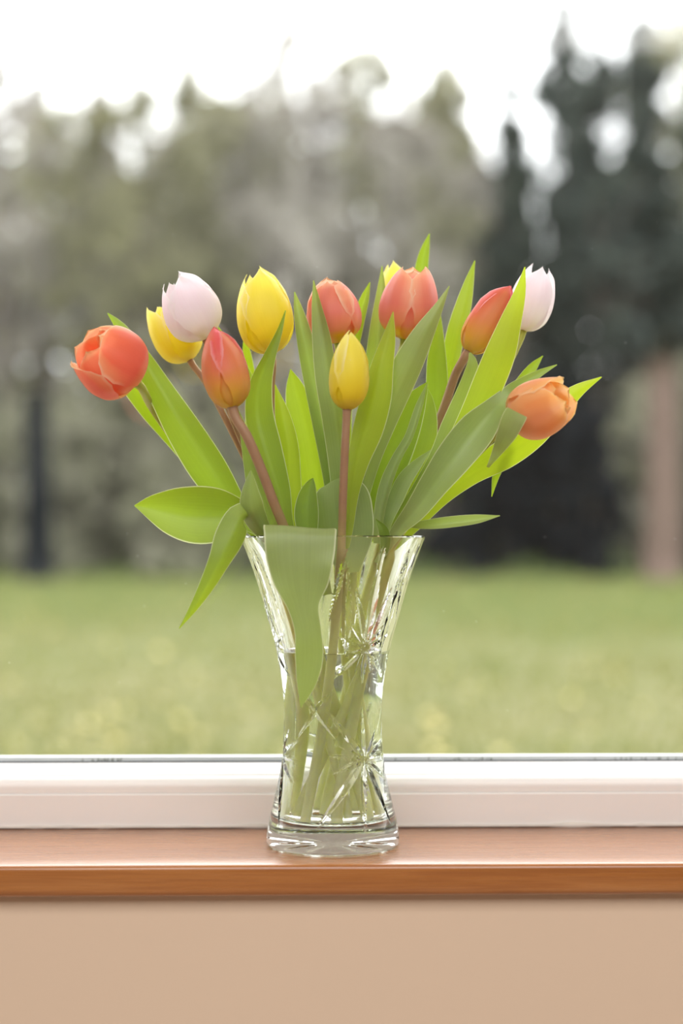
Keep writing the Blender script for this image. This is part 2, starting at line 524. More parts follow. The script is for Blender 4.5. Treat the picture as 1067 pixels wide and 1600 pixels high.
link('pane', box_mesh('pane', WX0 + .05, WX1 - .05, GY, GY + .004, FZ + .012, ZT - .05, M['pane']), win, label='clear window pane with faint reflections')
link('outer_ledge', box_mesh('outer_ledge', WX0 - .05, WX1 + .05, YS1 + .09, YO + .04, -0.03, -0.005, M['upvc'], .002), win)

# dirt and moss specks along the foot of the pane and dust on the glass
vs, fs = [], []
rd = random.Random(3)


def speck(x, y, z, r, ry=0.4):
    n = 6
    b = len(vs)
    for j in range(n):
        a = 2 * math.pi * j / n
        q = r * rd.uniform(.7, 1.2)
        vs.append((x + q * math.cos(a), y, z + q * math.sin(a)))
    vs.append((x, y - r * ry, z))
    for j in range(n):
        fs.append((b + j, b + (j + 1) % n, b + n))


for i in range(90):
    speck(rd.uniform(-.34, .34), GY - .0001, rd.uniform(.08, .62), rd.uniform(.00012, .00034))
o = link('dust_specks', mesh_from('dust_specks', vs, fs, M['spacer']), win, 'stuff')
vs, fs = [], []
for i in range(70):
    cx = rd.choice([rd.uniform(-.32, .36), rd.gauss(.12, .02), rd.gauss(-.2, .015), rd.gauss(.27, .03)])
    speck(cx, GY - .0006, FZ + .0224 + rd.uniform(0, .0010), rd.uniform(.0003, .0011))
link('moss_specks', mesh_from('moss_specks', vs, fs, principled_mat('moss_dirt', (0.09, 0.10, 0.05), .9, .3, 300)), win, 'stuff')

# ------------------------------------------------------------------ outside: lawn and trees


def ground_z(y):
    return -1.50 + 0.021 * max(y, 0) if y < 60 else -1.50 + 0.021 * 60


nx, ny = 40, 60
vs = []
for i in range(ny):
    y = YO + (150 - YO) * (i / (ny - 1)) ** 1.6
    for j in range(nx):
        x = -90 + 180 * j / (nx - 1)
        vs.append((x, y, ground_z(y) + 0.03 * mnoise.noise(Vector((x * .4, y * .4, 0)))))
lawn = link('lawn', mesh_from('lawn', vs, grid_faces(ny, nx), M['lawn'], True), None, 'structure', 'wide pale green lawn outside the window')

# grass tufts and pale fallen leaves scattered over the lawn
rg = random.Random(11)
vs, fs = [], []
for i in range(56000):
    y = 8 + 29 * rg.random() ** 1.4
    x = rg.uniform(-1, 1) * (y * 0.32 + 2.5) if i % 2 else rg.uniform(-1, 1) * (y * 0.8 + 4)
    z = ground_z(y) - .02
    a = rg.uniform(0, math.pi)
    h = rg.uniform(.05, .12) * (1 + y / 60)
    dx, dyy = .02 * math.cos(a), .02 * math.sin(a)
    b = len(vs)
    vs += [(x - dx, y - dyy, z), (x + dx, y + dyy, z), (x + rg.uniform(-.05, .05), y + rg.uniform(-.05, .05), z + h)]
    fs.append((b, b + 1, b + 2))
link('grass', mesh_from('grass', vs, fs, M['blade']), None, 'stuff', 'short grass blades standing all over the lawn', 'grass')
vs, fs = [], []
for i in range(420):
    y = 9 + 22 * rg.random() ** 1.6
    x = rg.uniform(-1, 1) * (y * 0.28 + 1)
    z = ground_z(y) + .045
    r = rg.uniform(.03, .075)
    a = rg.uniform(0, 6.28)
    b = len(vs)
    for j, (p, q) in enumerate(((1, 0), (.2, .5), (-1, 0), (.1, -.5))):
        vs.append((x + r * (p * math.cos(a) - q * math.sin(a)), y + r * (p * math.sin(a) + q * math.cos(a)), z + rg.uniform(0, .05)))
    fs.append((b, b + 1, b + 2, b + 3))
link('fallen_leaves', mesh_from('fallen_leaves', vs, fs, M['daisy']), None, 'stuff', 'pale yellow fallen leaves scattered over the lawn', 'leaves')


def tube(name, pts, mat, k=8, n=14, uv=False):
    """pts: (x, y, z, r)"""
    S = catmull(pts, n)
    verts, uvs = [], []
    up = Vector((0.13, 1, 0.07)).normalized()
    for i in range(n):
        c = Vector(S[i, :3])
        t = Vector(S[min(i + 1, n - 1), :3]) - Vector(S[max(i - 1, 0), :3])
        t.normalize()
        e1 = t.cross(up)
        if e1.length < 1e-4:
            e1 = t.cross(Vector((1, 0, 0)))
        e1.normalize()
        e2 = t.cross(e1)
        for j in range(k):
            a = 2 * math.pi * j / k
            verts.append(c + (e1 * math.cos(a) + e2 * math.sin(a)) * S[i, 3])
            uvs.append((j / k, i / (n - 1)))
    faces = grid_faces(n, k, True)
    faces.append(tuple(range(k)))
    faces.append(tuple(reversed(range((n - 1) * k, n * k))))
    return mesh_from(name, verts, faces, mat, True, uvs)


def crown_mesh(name, h0, h1, rad, nleaf, size, mat, shape, seed):
    """a crown of many small leaf sprays between heights h0 and h1"""
    r = random.Random(seed)
    vs, fs = [], []
    blobs = []
    for i in range(46):
        t = r.random() ** 0.9
        z = h0 + (h1 - h0) * t
        if shape == 'cone':
            R = rad * (1.02 - t) ** 0.75
        else:
            R = rad * math.sqrt(max(0.04, 1 - (2 * t - 0.85) ** 2 / 1.5))
        a = r.uniform(0, 6.28)
        q = R * math.sqrt(r.random())
        blobs.append((q * math.cos(a), q * math.sin(a), z, r.uniform(.45, .95) * (0.35 + .25 * rad) * (1 - .45 * t)))
    for i in range(nleaf):
        bx, by, bz, br = r.choice(blobs)
        d = Vector((r.gauss(0, 1), r.gauss(0, 1), r.gauss(0, 1) * 1.15))
        d = d.normalized() * br * r.random() ** 0.4
        c = Vector((bx, by, bz)) + d
        fine = 1.0
        if i % 4 == 0:          # loose twigs reaching up out of the crown
            t = r.uniform(.5, 1.04)
            q = rad * .5 * (1.2 - t)
            c = Vector((r.gauss(0, q), r.gauss(0, q), h0 + (h1 - h0) * t))
            fine = .62
        e1 = Vector((r.gauss(0, 1), r.gauss(0, 1), r.gauss(0, 1))).normalized()
        e2 = e1.orthogonal().normalized()
        s = size * r.uniform(.6, 1.3) * fine
        b = len(vs)
        vs += [c - e1 * s, c + e2 * s * .45, c + e1 * s, c - e2 * s * .45]
        fs.append((b, b + 1, b + 2, b + 3))
    return mesh_from(name, vs, fs, mat)


CROWN = 0.80      # share of the crown radius kept clear of the neighbours
KINDS = {
    'olive': dict(h=12.4, h0=1.6, rad=2.2, n=3600, s=.20, mat='fol_olive', shape='round', bark='bark', name='leafy_tree'),
    'grey': dict(h=12.0, h0=1.2, rad=2.0, n=3300, s=.17, mat='fol_grey', shape='round', bark='bark', name='bare_tree'),
    'dark': dict(h=12.6, h0=0.3, rad=2.2, n=4600, s=.20, mat='fol_dark', shape='cone', bark='bark', name='conifer'),
}
for k, d in KINDS.items():
    d['crowns'] = [crown_mesh('foliage', d['h0'], d['h'], d['rad'], d['n'], d['s'], M[d['mat']], d['shape'], 100 + i * 7 + len(k)) for i in range(3)]
    d['trunk'] = tube('trunk', [(0, 0, -.2, .26), (.08, 0, 3, .19), (-.05, .05, 7, .12), (.02, 0, d['h'] * .96, .03)], M[d['bark']], 7, 10)
    lims = []
    rr = random.Random(5)
    for i in range(7):
        z = rr.uniform(2.2, 8)
        a = rr.uniform(0, 6.28)
        L = rr.uniform(.8, 1.7)
        lims.append(tube('branch', [(0, 0, z, .07), (L * .5 * math.cos(a), L * .5 * math.sin(a), z + .7, .05), (L * math.cos(a), L * math.sin(a), z + 1.8, .015)], M[d['bark']], 5, 6))
    d['limbs'] = lims


STANDS = []      # (x, y, radius) of every planted tree


def tree(kind, px, D, top_row, label, group, wide=1.0, seed=0):
    d = KINDS[kind]
    for k in range(400):                     # step back until the crown has room of its own
        xx, yy = (px - 533.5) * D / F, D + CAM_Y
        rr = CROWN * d['rad'] * wide * (EYE - (top_row - HOR) * D / F - ground_z(yy)) / d['h']
        if all((xx - a) ** 2 + (yy - b) ** 2 > (rr + c) ** 2 for a, b, c in STANDS):
            break
        D *= 1.006
    STANDS.append((xx, yy, rr))
    x = (px - 533.5) * D / F
    y = D + CAM_Y
    zb = ground_z(y)
    h = EYE - (top_row - HOR) * D / F - zb
    root = empty(d['name'], (x, y, zb))
    s = h / d['h']
    root.scale = (s * wide, s * wide, s)
    root.rotation_euler = (0, 0, seed * 1.7)
    tag(root, label, 'tree', group)
    tk = link('trunk', d['trunk'], root)
    for l in d['limbs']:
        link('branch', l, tk)
    link('foliage', d['crowns'][seed % 3], root, 'stuff')
    return root


GL, GD, GO = 'grey brown trees behind the lawn', 'dark conifers behind the lawn', 'olive green trees behind the lawn'
LB = {'grey': ('bare grey brown tree in the blurred woodland behind the lawn', GL),
      'dark': ('dark evergreen conifer in the blurred woodland behind the lawn', GD),
      'olive': ('olive green leafy tree in the blurred woodland behind the lawn', GO)}
TREES = [  # kind, column, distance, row of its top, spread
    ('grey', -330, 48, 90, 1.1), ('olive', -210, 48, 120, 1.1), ('grey', -110, 48, 80, 1.1),
    ('grey', 5, 48, 100, .95), ('olive', 70, 48, 150, 1.0), ('grey', 150, 48, 85, .62), ('olive', 215, 48, 150, 1.0),
    ('olive', 300, 48, 112, .95), ('grey', 375, 48, 120, .9), ('grey', 446, 48, 30, .62), ('olive', 425, 48, 140, 1.0),
    ('grey', 505, 48, 105, .85), ('olive', 560, 48, 95, .8), ('grey', 625, 48, 165, .9), ('olive', 690, 48, 115, .62), ('grey', 665, 48, 190, 1.0),
    ('grey', 745, 48, 240, .8), ('dark', 800, 48, 125, .85), ('dark', 880, 48, 28, .95), ('dark', 935, 48, 75, .9), ('dark', 1000, 48, 25, .95),
    ('olive', 1060, 48, 40, .95), ('dark', 1120, 48, 60, 1.0), ('grey', 1200, 48, 60, 1.1), ('olive', 1310, 48, 100, 1.1), ('grey', 1420, 48, 90, 1.1),
]
for i, (k, px, D, row, wide) in enumerate(TREES):
    tr = tree(k, px, D, row, *LB[k], wide, i)
    if px == 446:
        tr['label'] = 'tallest slender bare tree, its twigs rising clear above its neighbours'
# the wood goes on to both sides
for i, px in enumerate(list(range(-1250, -390, 120)) + list(range(1530, 2320, 120))):
    k = ('grey', 'olive', 'grey', 'dark', 'olive')[i % 5]
    tree(k, px, 48, 60 + (i * 41) % 80, *LB[k], 1.15, i + 17)
# second row closing the wood
for i, px in enumerate(range(-1200, 2300, 105)):
    k = 'dark' if 780 < px < 1010 else ('grey' if i % 3 else 'olive')
    tree(k, px, 54, 165 + (i * 37) % 60, *LB[k], 1.1, i + 40)


for i, px in enumerate(range(-1126, 2300, 92)):
    k = 'dark' if 790 < px < 1000 else ('olive' if i % 3 else 'grey')
    tree(k, px, 61, 195 + (i * 53) % 70, *LB[k], 1.1, i + 71)


def shrub(px, D, row, half, mat, label, group, seed):
    x = (px - 533.5) * D / F
    y = D + CAM_Y
    zb = ground_z(y)
    h = EYE - (row - HOR) * D / F - zb
    R = half * D / F
    r = random.Random(seed)
    root = empty('shrub', (x, y, zb))
    tag(root, label, 'shrub', group)
    link('foliage', crown_mesh('foliage', 0.1, h, R, 2000, .20 * D / 43, M[mat], 'round', seed), root, 'stuff')
    link('stem', tube('stem', [(0, 0, -.1, .07), (.05, 0, h * .4, .05), (.1, .05, h * .8, .015)], M['bark'], 6, 6), root)
    return root


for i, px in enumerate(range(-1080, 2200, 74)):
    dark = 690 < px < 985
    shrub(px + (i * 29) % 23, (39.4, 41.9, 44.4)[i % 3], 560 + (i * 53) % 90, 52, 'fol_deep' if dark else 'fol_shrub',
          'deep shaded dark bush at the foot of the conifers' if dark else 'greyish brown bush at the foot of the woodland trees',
          'dark bushes under the conifers' if dark else 'bushes along the far lawn edge', 300 + i)


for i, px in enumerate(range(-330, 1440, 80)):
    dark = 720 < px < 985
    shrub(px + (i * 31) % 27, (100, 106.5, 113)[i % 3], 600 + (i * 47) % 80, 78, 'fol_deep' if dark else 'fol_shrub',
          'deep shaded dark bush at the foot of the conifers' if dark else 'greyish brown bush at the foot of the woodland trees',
          'dark bushes under the conifers' if dark else 'bushes along the far lawn edge', 500 + i)


for i, px in enumerate((190, 325, 455)):
    shrub(px, 121, 530 + 20 * i, 80, 'fol_shrub', 'greyish brown bush at the foot of the woodland trees', 'bushes along the far lawn edge', 700 + i)


def trunk(px, D, row, rad, mat, label, name='tree_trunk'):
    p0 = P(px, 900, D + CAM_Y)
    y = D + CAM_Y
    zb = ground_z(y)
    top = EYE - (row - HOR) * D / F
    me = tube(name, [(0, 0, -.1, rad * 1.2), (.03, 0, (top - zb) * .4, rad), (-.02, 0, top - zb, rad * .8)], M[mat], 10, 8)
    o = link(name, me, None, None, label, 'tree trunk')
    o.location = (p0.x, y, zb)
    return o


trunk(1036, 37.4, 560, .38, 'bark_brown', 'thick reddish brown tree trunk beside the dark conifers')
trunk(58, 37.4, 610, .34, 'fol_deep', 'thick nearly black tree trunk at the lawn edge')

# ------------------------------------------------------------------ vase
VX = P(520, 837).x
RO = [(0.0, .0485), (.0012, .0508), (.003, .0519), (.014, .0507), (.034, .0461), (.059, .0407), (.084, .0385), (.109, .0383), (.134, .0410),
      (.159, .0462), (.184, .0532), (.209, .0605), (.2380, .0715), (.2398, .0722), (.2407, .0714)]
zO = np.array([p[0] for p in RO]); rO = np.array([p[1] for p in RO])


def smooth_profile(z):
    zz = np.array([0.0, .003, .014, .034, .059, .084, .109, .134, .159, .184, .209, .2407])
    rr = np.array([.0518, .0519, .0507, .0461, .0407, .0385, .0383, .0410, .0462, .0532, .0605, .0724])
    m = np.gradient(rr, zz)
    i = np.clip(np.searchsorted(zz, z) - 1, 0, len(zz) - 2)
    h = zz[i + 1] - zz[i]
    t = (z - zz[i]) / h
    return (2*t**3-3*t**2+1)*rr[i] + (t**3-2*t**2+t)*h*m[i] + (-2*t**3+3*t**2)*rr[i+1] + (t**3-t**2)*h*m[i+1]


def wall_t(z):
    return np.interp(z, [0, .018, .06, .17, .225, .2407], [.0075, .0072, .0060, .0054, .0038, .0032])


CUTS = []   # (theta, z, angle, length, half width, depth): tapering mitre cuts


def star(th, z, rays):
    for a, L, hw, d in rays:
        CUTS.append((math.radians(th), z, math.radians(a), L, hw, d))


LOW = [(128, .052, .0026, .0021), (92, .040, .0022, .0017), (58, .026, .0018, .0014), (28, .030, .0022, .0017), (-4, .026, .0018, .0014), (-34, .034, .0022, .0018),
       (-66, .056, .0030, .0022), (-98, .054, .0028, .0022), (-132, .066, .0030, .0023), (-160, .030, .0018, .0014), (172, .030, .0022, .0017), (152, .026, .0016, .0012)]
HIGH = [(90, .072, .0042, .0026), (70, .050, .0026, .0018), (110, .050, .0026, .0018), (48, .026, .0018, .0014), (132, .026, .0018, .0014), (20, .028, .0020, .0016), (160, .028, .0020, .0016),
        (-14, .020, .0016, .0012), (194, .020, .0016, .0012), (-45, .034, .0022, .0017), (-135, .034, .0022, .0017), (-90, .030, .0024, .0018), (-70, .022, .0016, .0012), (-110, .022, .0016, .0012)]
for k in range(3):
    star(38 + 120 * k, .0700, LOW)
    star(-86 + 120 * k, .1560, HIGH)
    # tall spear between the high stars and crossed cuts at the waist
    CUTS.append((math.radians(-26 + 120 * k), .152, math.radians(90), .060, .0030, .0022))
    CUTS.append((math.radians(-40 + 120 * k), .124, math.radians(-52), .050, .0022, .0018))
    CUTS.append((math.radians(0 + 120 * k), .124, math.radians(-128), .050, .0022, .0018))
    CUTS.append((math.radians(-62 + 120 * k), .232, math.radians(-78), .060, .0024, .0016))
    CUTS.append((math.radians(-110 + 120 * k), .232, math.radians(-102), .060, .0024, .0016))


for k in range(9):      # tall spear cuts running up the flare
    CUTS.append((math.radians(-66 + 40 * k), .148, math.radians(90 - (4 if k % 2 else -4)), .082, .0036, .0022))
    CUTS.append((math.radians(-46 + 40 * k), .2345, math.radians(-90), .034, .0024, .0013))


def make_vase():
    nt, nz = 480, 300
    zs = np.concatenate([[0.0, .0004, .0012, .0022], np.linspace(.0034, .2394, nz), [.2402, .2407]])
    th = np.linspace(-math.pi, math.pi, nt, endpoint=False)
    T, Z = np.meshgrid(th, zs)
    R = smooth_profile(Z)
    # eased foot and rim
    R = R - np.where(Z < .003, .0022 * (1 - np.sqrt(np.clip(1 - ((.003 - Z) / .003) ** 2, 0, 1))), 0)
    R = R - np.where(Z > .2394, .0010 * ((Z - .2394) / .0013) ** 2, 0)
    dep = np.zeros_like(R)
    for (t0, z0, a, L, hw, d) in CUTS:
        dt = (T - t0 + math.pi) % (2 * math.pi) - math.pi
        sx = dt * R
        sz = Z - z0
        al = sx * math.cos(a) + sz * math.sin(a)
        ac = -sx * math.sin(a) + sz * math.cos(a)
        q = np.clip(al / L, 0, 1)
        wq = hw * np.clip(np.minimum(q / .22, (1 - q) / .5), 0, 1) ** .7
        g_ = np.where((al > 0) & (al < L) & (np.abs(dt) < 1.2), np.clip(1 - np.abs(ac) / np.maximum(wq, 1e-6), 0, 1), 0)
        dep = np.maximum(dep, d * g_ * np.clip(wq / hw, 0, 1))
    dep *= np.clip((Z - .004) / .006, 0, 1) * np.clip((.236 - Z) / .004, 0, 1)
    R = R - dep
    verts = [(r * math.sin(t), -r * math.cos(t), z) for r, t, z in zip(R.ravel(), T.ravel(), Z.ravel())]
    n1 = len(zs)
    # inner wall from the rim down to the thick floor
    zi = np.concatenate([[.2407, .2400], np.linspace(.2385, .030, 70), [.026, .0225, .0200, .0185]])
    ri = smooth_profile(zi) - wall_t(zi)
    ri[0] += .0006
    ri[-4:] *= [.995, .97, .90, .78]
    for z, r in zip(zi, ri):
        for t in th:
            verts.append((r * math.sin(t), -r * math.cos(t), z))
    faces = grid_faces(n1 + len(zi), nt, True)
    c0 = len(verts)
    verts.append((0, 0, .0178))
    last = (n1 + len(zi) - 1) * nt
    faces += [(last + j, last + (j + 1) % nt, c0) for j in range(nt)]
    # underside with a shallow ground recess and radial cuts
    under = [(.0470, 0.0), (.0440, .0004), (.034, .0006), (.018, .0006)]
    u0 = len(verts)
    for r, z in under:
        for j, t in enumerate(th):
            zz = z
            if r < .044:
                zz += .0005 * max(0, 1 - abs(((t / (math.pi / 6)) + .5) % 1 - .5) / .18)
            verts.append((r * math.sin(t), -r * math.cos(t), zz))
    for j in range(nt):
        k = (j + 1) % nt
        faces.append((j, u0 + j, u0 + k, k))
        for i in range(len(under) - 1):
            a = u0 + i * nt
            faces.append((a + j, a + nt + j, a + nt + k, a + k))
    c1 = len(verts)
    verts.append((0, 0, .0007))
    a = u0 + (len(under) - 1) * nt
    faces += [(a + j, c1, a + (j + 1) % nt) for j in range(nt)]
    me = mesh_from('cut_glass_vase', verts, faces, M['crystal'], False)
    bm = bmesh.new(); bm.from_mesh(me)
    bmesh.ops.recalc_face_normals(bm, faces=bm.faces[:])
    bm.to_mesh(me); bm.free()
    me.polygons.foreach_set('use_smooth', [True] * len(me.polygons))
    try:
        me.set_sharp_from_angle(angle=math.radians(16))
    except Exception:
        pass
    return me


vase = link('vase', make_vase(), None, None, 'clear cut crystal vase with flared rim and star cuts on the sill', 'vase')
vase.location = (VX, 0, 0)

WL = 0.1512      # water level


def make_water():
    nt = 128
    zi = np.concatenate([[.0185, .0200, .0225, .026], np.linspace(.030, WL, 60)])
    ri = smooth_profile(zi) - wall_t(zi)
    ri[:4] *= [.78, .90, .97, .995]
    ri = ri + .00025           # a hair into the glass so that no air gap shows
    rows = list(zip(zi, ri))
    # meniscus
    rt = rows[-1][1]
    rows += [(WL + .0006, rt + .0001), (WL + .0002, rt - .0012), (WL - .0002, rt - .003), (WL - .0003, rt * .5)]
    verts = []
    for z, r in rows:
        for j in range(nt):
            t = 2 * math.pi * j / nt
            verts.append((r * math.sin(t), -r * math.cos(t), z))
    faces = grid_faces(len(rows), nt, True)
    verts.append((0, 0, .0176)); verts.append((0, 0, WL - .0003))
    c0, c1 = len(verts) - 2, len(verts) - 1
    last = (len(rows) - 1) * nt
    faces += [((j + 1) % nt, j, c0) for j in range(nt)]
    faces += [(last + j, last + (j + 1) % nt, c1) for j in range(nt)]
    me = mesh_from('water', verts, faces, M['water'], True)
    bm = bmesh.new(); bm.from_mesh(me)
    bmesh.ops.recalc_face_normals(bm, faces=bm.faces[:])
    bm.to_mesh(me); bm.free()
    return me


water = link('water', make_water(), None, None, 'clear water filling the lower part of the vase', 'water')
water.location = (VX, 0, 0)

# ------------------------------------------------------------------ tulips


def petal_mesh(L, R, th0, openn, inner, seed, mat, point, wide):
    """one petal around the +Z axis of the flower, base at the origin"""
    r = random.Random(seed)
    sc_ = 0.86 if inner else 1.0
    oj = min(1.0, max(0.0, openn + r.uniform(-.07, .07)))
    hh = (0, .06, .20, .40, .62, .82, .94, 1.0)
    closed = (.13, .56, .90, 1.0, .89, .57, .25, .02)
    opened = (.13, .58, .92, 1.04, 1.02, .97, .95, .96)
    Lp = L * (r.uniform(.93, 1.03)) * ((0.90 + .05 * min(1, openn * 2.5) - .07 * max(0, point - .5) * 2) if inner else 1.0)
    nu, nv = 26, 13
    us = np.linspace(0, 1, nu)
    cl = np.array(closed) * (1 - oj) + np.array(opened) * oj
    prof_r = catmull([(h * 1.0, c, 0) for h, c in zip(hh, cl)], 60)
    rad = np.interp(us, prof_r[:, 0], prof_r[:, 1]) * R * sc_
    wu = (0, .12, .28, .48, .68, .84, .93, .98, 1.0)
    wr = (.22, .56, .86, 1.0, .96, .78 - .14 * point, .56 - .24 * point, .32 - .20 * point, .03)
    wid = np.interp(us, wu, wr) * R * wide * (0.92 if inner else 1.0)
    ph = r.uniform(0, 6)
    verts, uvs = [], []
    er = Vector((math.cos(th0), math.sin(th0), 0))
    et = Vector((-math.sin(th0), math.cos(th0), 0))
    for i, u in enumerate(us):
        for j in range(nv):
            v = -1 + 2 * j / (nv - 1)
            s = v * wid[i]
            rc = max(rad[i] * 1.04, wid[i] * 1.03, R * .12)
            off = rad[i] - rc + math.sqrt(max(rc * rc - s * s, 0))
            off += R * .035 * math.sin(ph + 3 * u + 2.2 * v) * u
            off += R * (.07 if not inner else .02) * abs(v) ** 5 * min(1, u * 1.6)      # lifted margins
            off -= R * .03 * math.exp(-(v / .10) ** 2) * min(1, u * 2.2)          # middle crease
            z = Lp * u - Lp * .05 * abs(v) ** 2 * u * u
            verts.append(er * off + et * s + Vector((0, 0, z)))
            uvs.append((j / (nv - 1), u))
    me = mesh_from('petal', verts, grid_faces(nu, nv), mat, True, uvs)
    return me


def leaf_mesh(pts, cup=0.25, tw=0.0, wave=0.0, seed=0, n=36, nv=11, mat='leaf', wdir=None):
    """pts: (px, py, dy, half width in px[, twist degrees]) from base to tip"""
    rows = []
    for p in pts:
        c = P(p[0], p[1], p[2])
        hw = p[3] * (p[2] - CAM_Y) / F
        rows.append((c.x, c.y, c.z, hw, (p[4] if len(p) > 4 else tw)))
    S = catmull(rows, n)
    S[:, 3] = np.maximum(S[:, 3], .0004)
    verts, uvs = [], []
    for i in range(n):
        c = Vector(S[i, :3])
        t = (Vector(S[min(i + 1, n - 1), :3]) - Vector(S[max(i - 1, 0), :3])).normalized()
        view = Vector((0, -1, 0))
        b = t.cross(view)
        if b.length < .15:
            b = Vector((1, 0, 0))
        if wdir:
            b = Vector(wdir) - t * Vector(wdir).dot(t)
        b.normalize()
        nrm = b.cross(t).normalized()
        a = math.radians(S[i, 4])
        b2 = b * math.cos(a) + nrm * math.sin(a)
        n2 = nrm * math.cos(a) - b * math.sin(a)
        hw = S[i, 3]
        for j in range(nv):
            v = -1 + 2 * j / (nv - 1)
            q = 1.7 * cup * hw * (abs(v) ** 1.4) + wave * hw * math.sin(seed + i * .55) * v * abs(v)
            verts.append(c + b2 * (v * hw) + n2 * q)
            uvs.append((j / (nv - 1), i / (n - 1)))
    return mesh_from('leaf', verts, grid_faces(n, nv), M[mat], True, uvs)


SPECS = []


def make_tulip(*args, **kw):
    SPECS.append((args, kw))


def stem_curve(stem_pts, base, top, axis_y, srad):
    b = P(*base)
    t = P(*top)
    t.y += axis_y
    ax = (t - b).normalized()
    pts = [(*(b + ax * .002), srad * 1.15), (*(b - ax * .006), srad)]
    for p in stem_pts:
        pts.append((*P(p[0], p[1], p[2]), srad * (1.0 if p[1] < 840 else 1.12)))
    return catmull(pts, 160)


def settle_stems(curves, z_top=.262, z_end=.0205, nl=72):
    """let the stems lie side by side inside the vase and stand on its floor"""
    n = len(curves)
    zl = np.linspace(z_top, z_end, nl)
    X = np.zeros((n, nl, 2))
    rad = np.zeros((n, nl))
    for i, c in enumerate(curves):
        k = len(c) - np.argmax(c[::-1, 2] > z_top) - 1          # last sample above z_top
        low = c[k:]
        o = np.argsort(low[:, 2])
        for j in range(2):
            X[i, :, j] = np.interp(zl, low[o, 2], low[o, j])
        rad[i] = np.interp(zl, low[o, 2], low[o, 3])
    ctr = np.array([VX, 0.0])
    lim = np.where(zl < .236, smooth_profile(np.minimum(zl, .2407)) - wall_t(np.minimum(zl, .2407)), 9.0)
    lim = np.where(zl < .032, np.minimum(lim, .0335 + (zl - .0205) * .6), lim)
    X0 = X.copy()
    ease = np.clip((zl - .225) / (z_top - .225), 0, 1)[None, :, None] ** 2
    for it in range(900):
        T = np.gradient(X, zl, axis=1)
        sl = np.sqrt(1 + (T ** 2).sum(2))                         # slant widens the section
        d = X[:, None] - X[None]
        dist = np.sqrt((d ** 2).sum(3)) + 1e-9
        need = rad[:, None] * sl[:, None] + rad[None] * sl[None] + .0003
        push = np.clip(need - dist, 0, None)
        push[np.arange(n), np.arange(n)] = 0
        X = X + (d / dist[..., None] * push[..., None] * .35).sum(1)
        if it < 820:
            Sm = X.copy()
            Sm[:, 1:-1] = (X[:, :-2] + X[:, 2:]) / 2
            X = X * .5 + Sm * .5
        X = X * (1 - ease) + X0 * ease
        q = X - ctr
        rr = np.sqrt((q ** 2).sum(2))
        mx = lim[None] - rad * sl - .0006
        X = np.where((rr > mx)[..., None], ctr + q * (mx / np.maximum(rr, 1e-9))[..., None], X)
    out = []
    for i, c in enumerate(curves):
        k = len(c) - np.argmax(c[::-1, 2] > z_top) - 1
        lowpart = np.column_stack([X[i], zl, rad[i]])
        out.append(np.vstack([c[:k + 1:3], lowpart]))
    return out


def build_tulip(curve, label, stem_pts, base, top, axis_y, R, openn, mat, spin, leaves, stem='stem_brown', point=.4, wide=.86, srad=.0034):
    """base/top: (px, py, dy) of the bloom; axis_y: extra tilt of the axis towards (-) the room, metres"""
    b = P(*base)
    t = P(*top)
    t.y += axis_y
    ax = (t - b)
    L = ax.length
    ax.normalize()
    lo = Vector(curve[-1][:3])
    root = empty('tulip', lo)
    tag(root, label, 'tulip', 'tulips in the cut glass vase')
    inv = Matrix.Translation(-lo)
    me = tube('stem', [tuple(p) for p in curve], M[stem], 12, 110, True)
    me.transform(inv)
    link('stem', me, root)
    rot = ax.to_track_quat('Z', 'Y').to_matrix().to_4x4()
    for k in range(6):
        inner = k % 2 == 1
        th = math.radians(spin + 60 * k)
        pm = petal_mesh(L, R, th, openn * (0.9 if inner else 1.0), inner, hash((label, k)) % 9999 if False else (len(label) * 31 + k * 17), M[mat], point, wide)
        pm.transform(inv @ Matrix.Translation(b) @ rot)
        link('petal', pm, root)
    # pistil and stamens inside the cup
    pist = tube('pistil', [(0, 0, .001, .0022), (0, 0, L * .2, .0026), (0, 0, L * .34, .0030), (0, 0, L * .36, .0012)], M['pistil'], 8, 8)
    pist.transform(inv @ Matrix.Translation(b) @ rot)
    link('pistil', pist, root)
    for k in range(6):
        a = k * math.pi / 3
        q = R * .28
        sm = tube('stamen', [(math.cos(a) * .002, math.sin(a) * .002, .002, .0006), (math.cos(a) * q, math.sin(a) * q, L * .2, .0007),
                             (math.cos(a) * q, math.sin(a) * q, L * .22, .0014), (math.cos(a) * q * 1.05, math.sin(a) * q * 1.05, L * .34, .0008)], M['stamen'], 6, 8)
        sm.transform(inv @ Matrix.Translation(b) @ rot)
        link('stamen', sm, root)
    for i, lf in enumerate(leaves):
        pts, kw = (lf if isinstance(lf, tuple) else (lf, {}))
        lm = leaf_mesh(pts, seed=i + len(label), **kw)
        lm.transform(inv)
        link('leaf', lm, root)
    return root


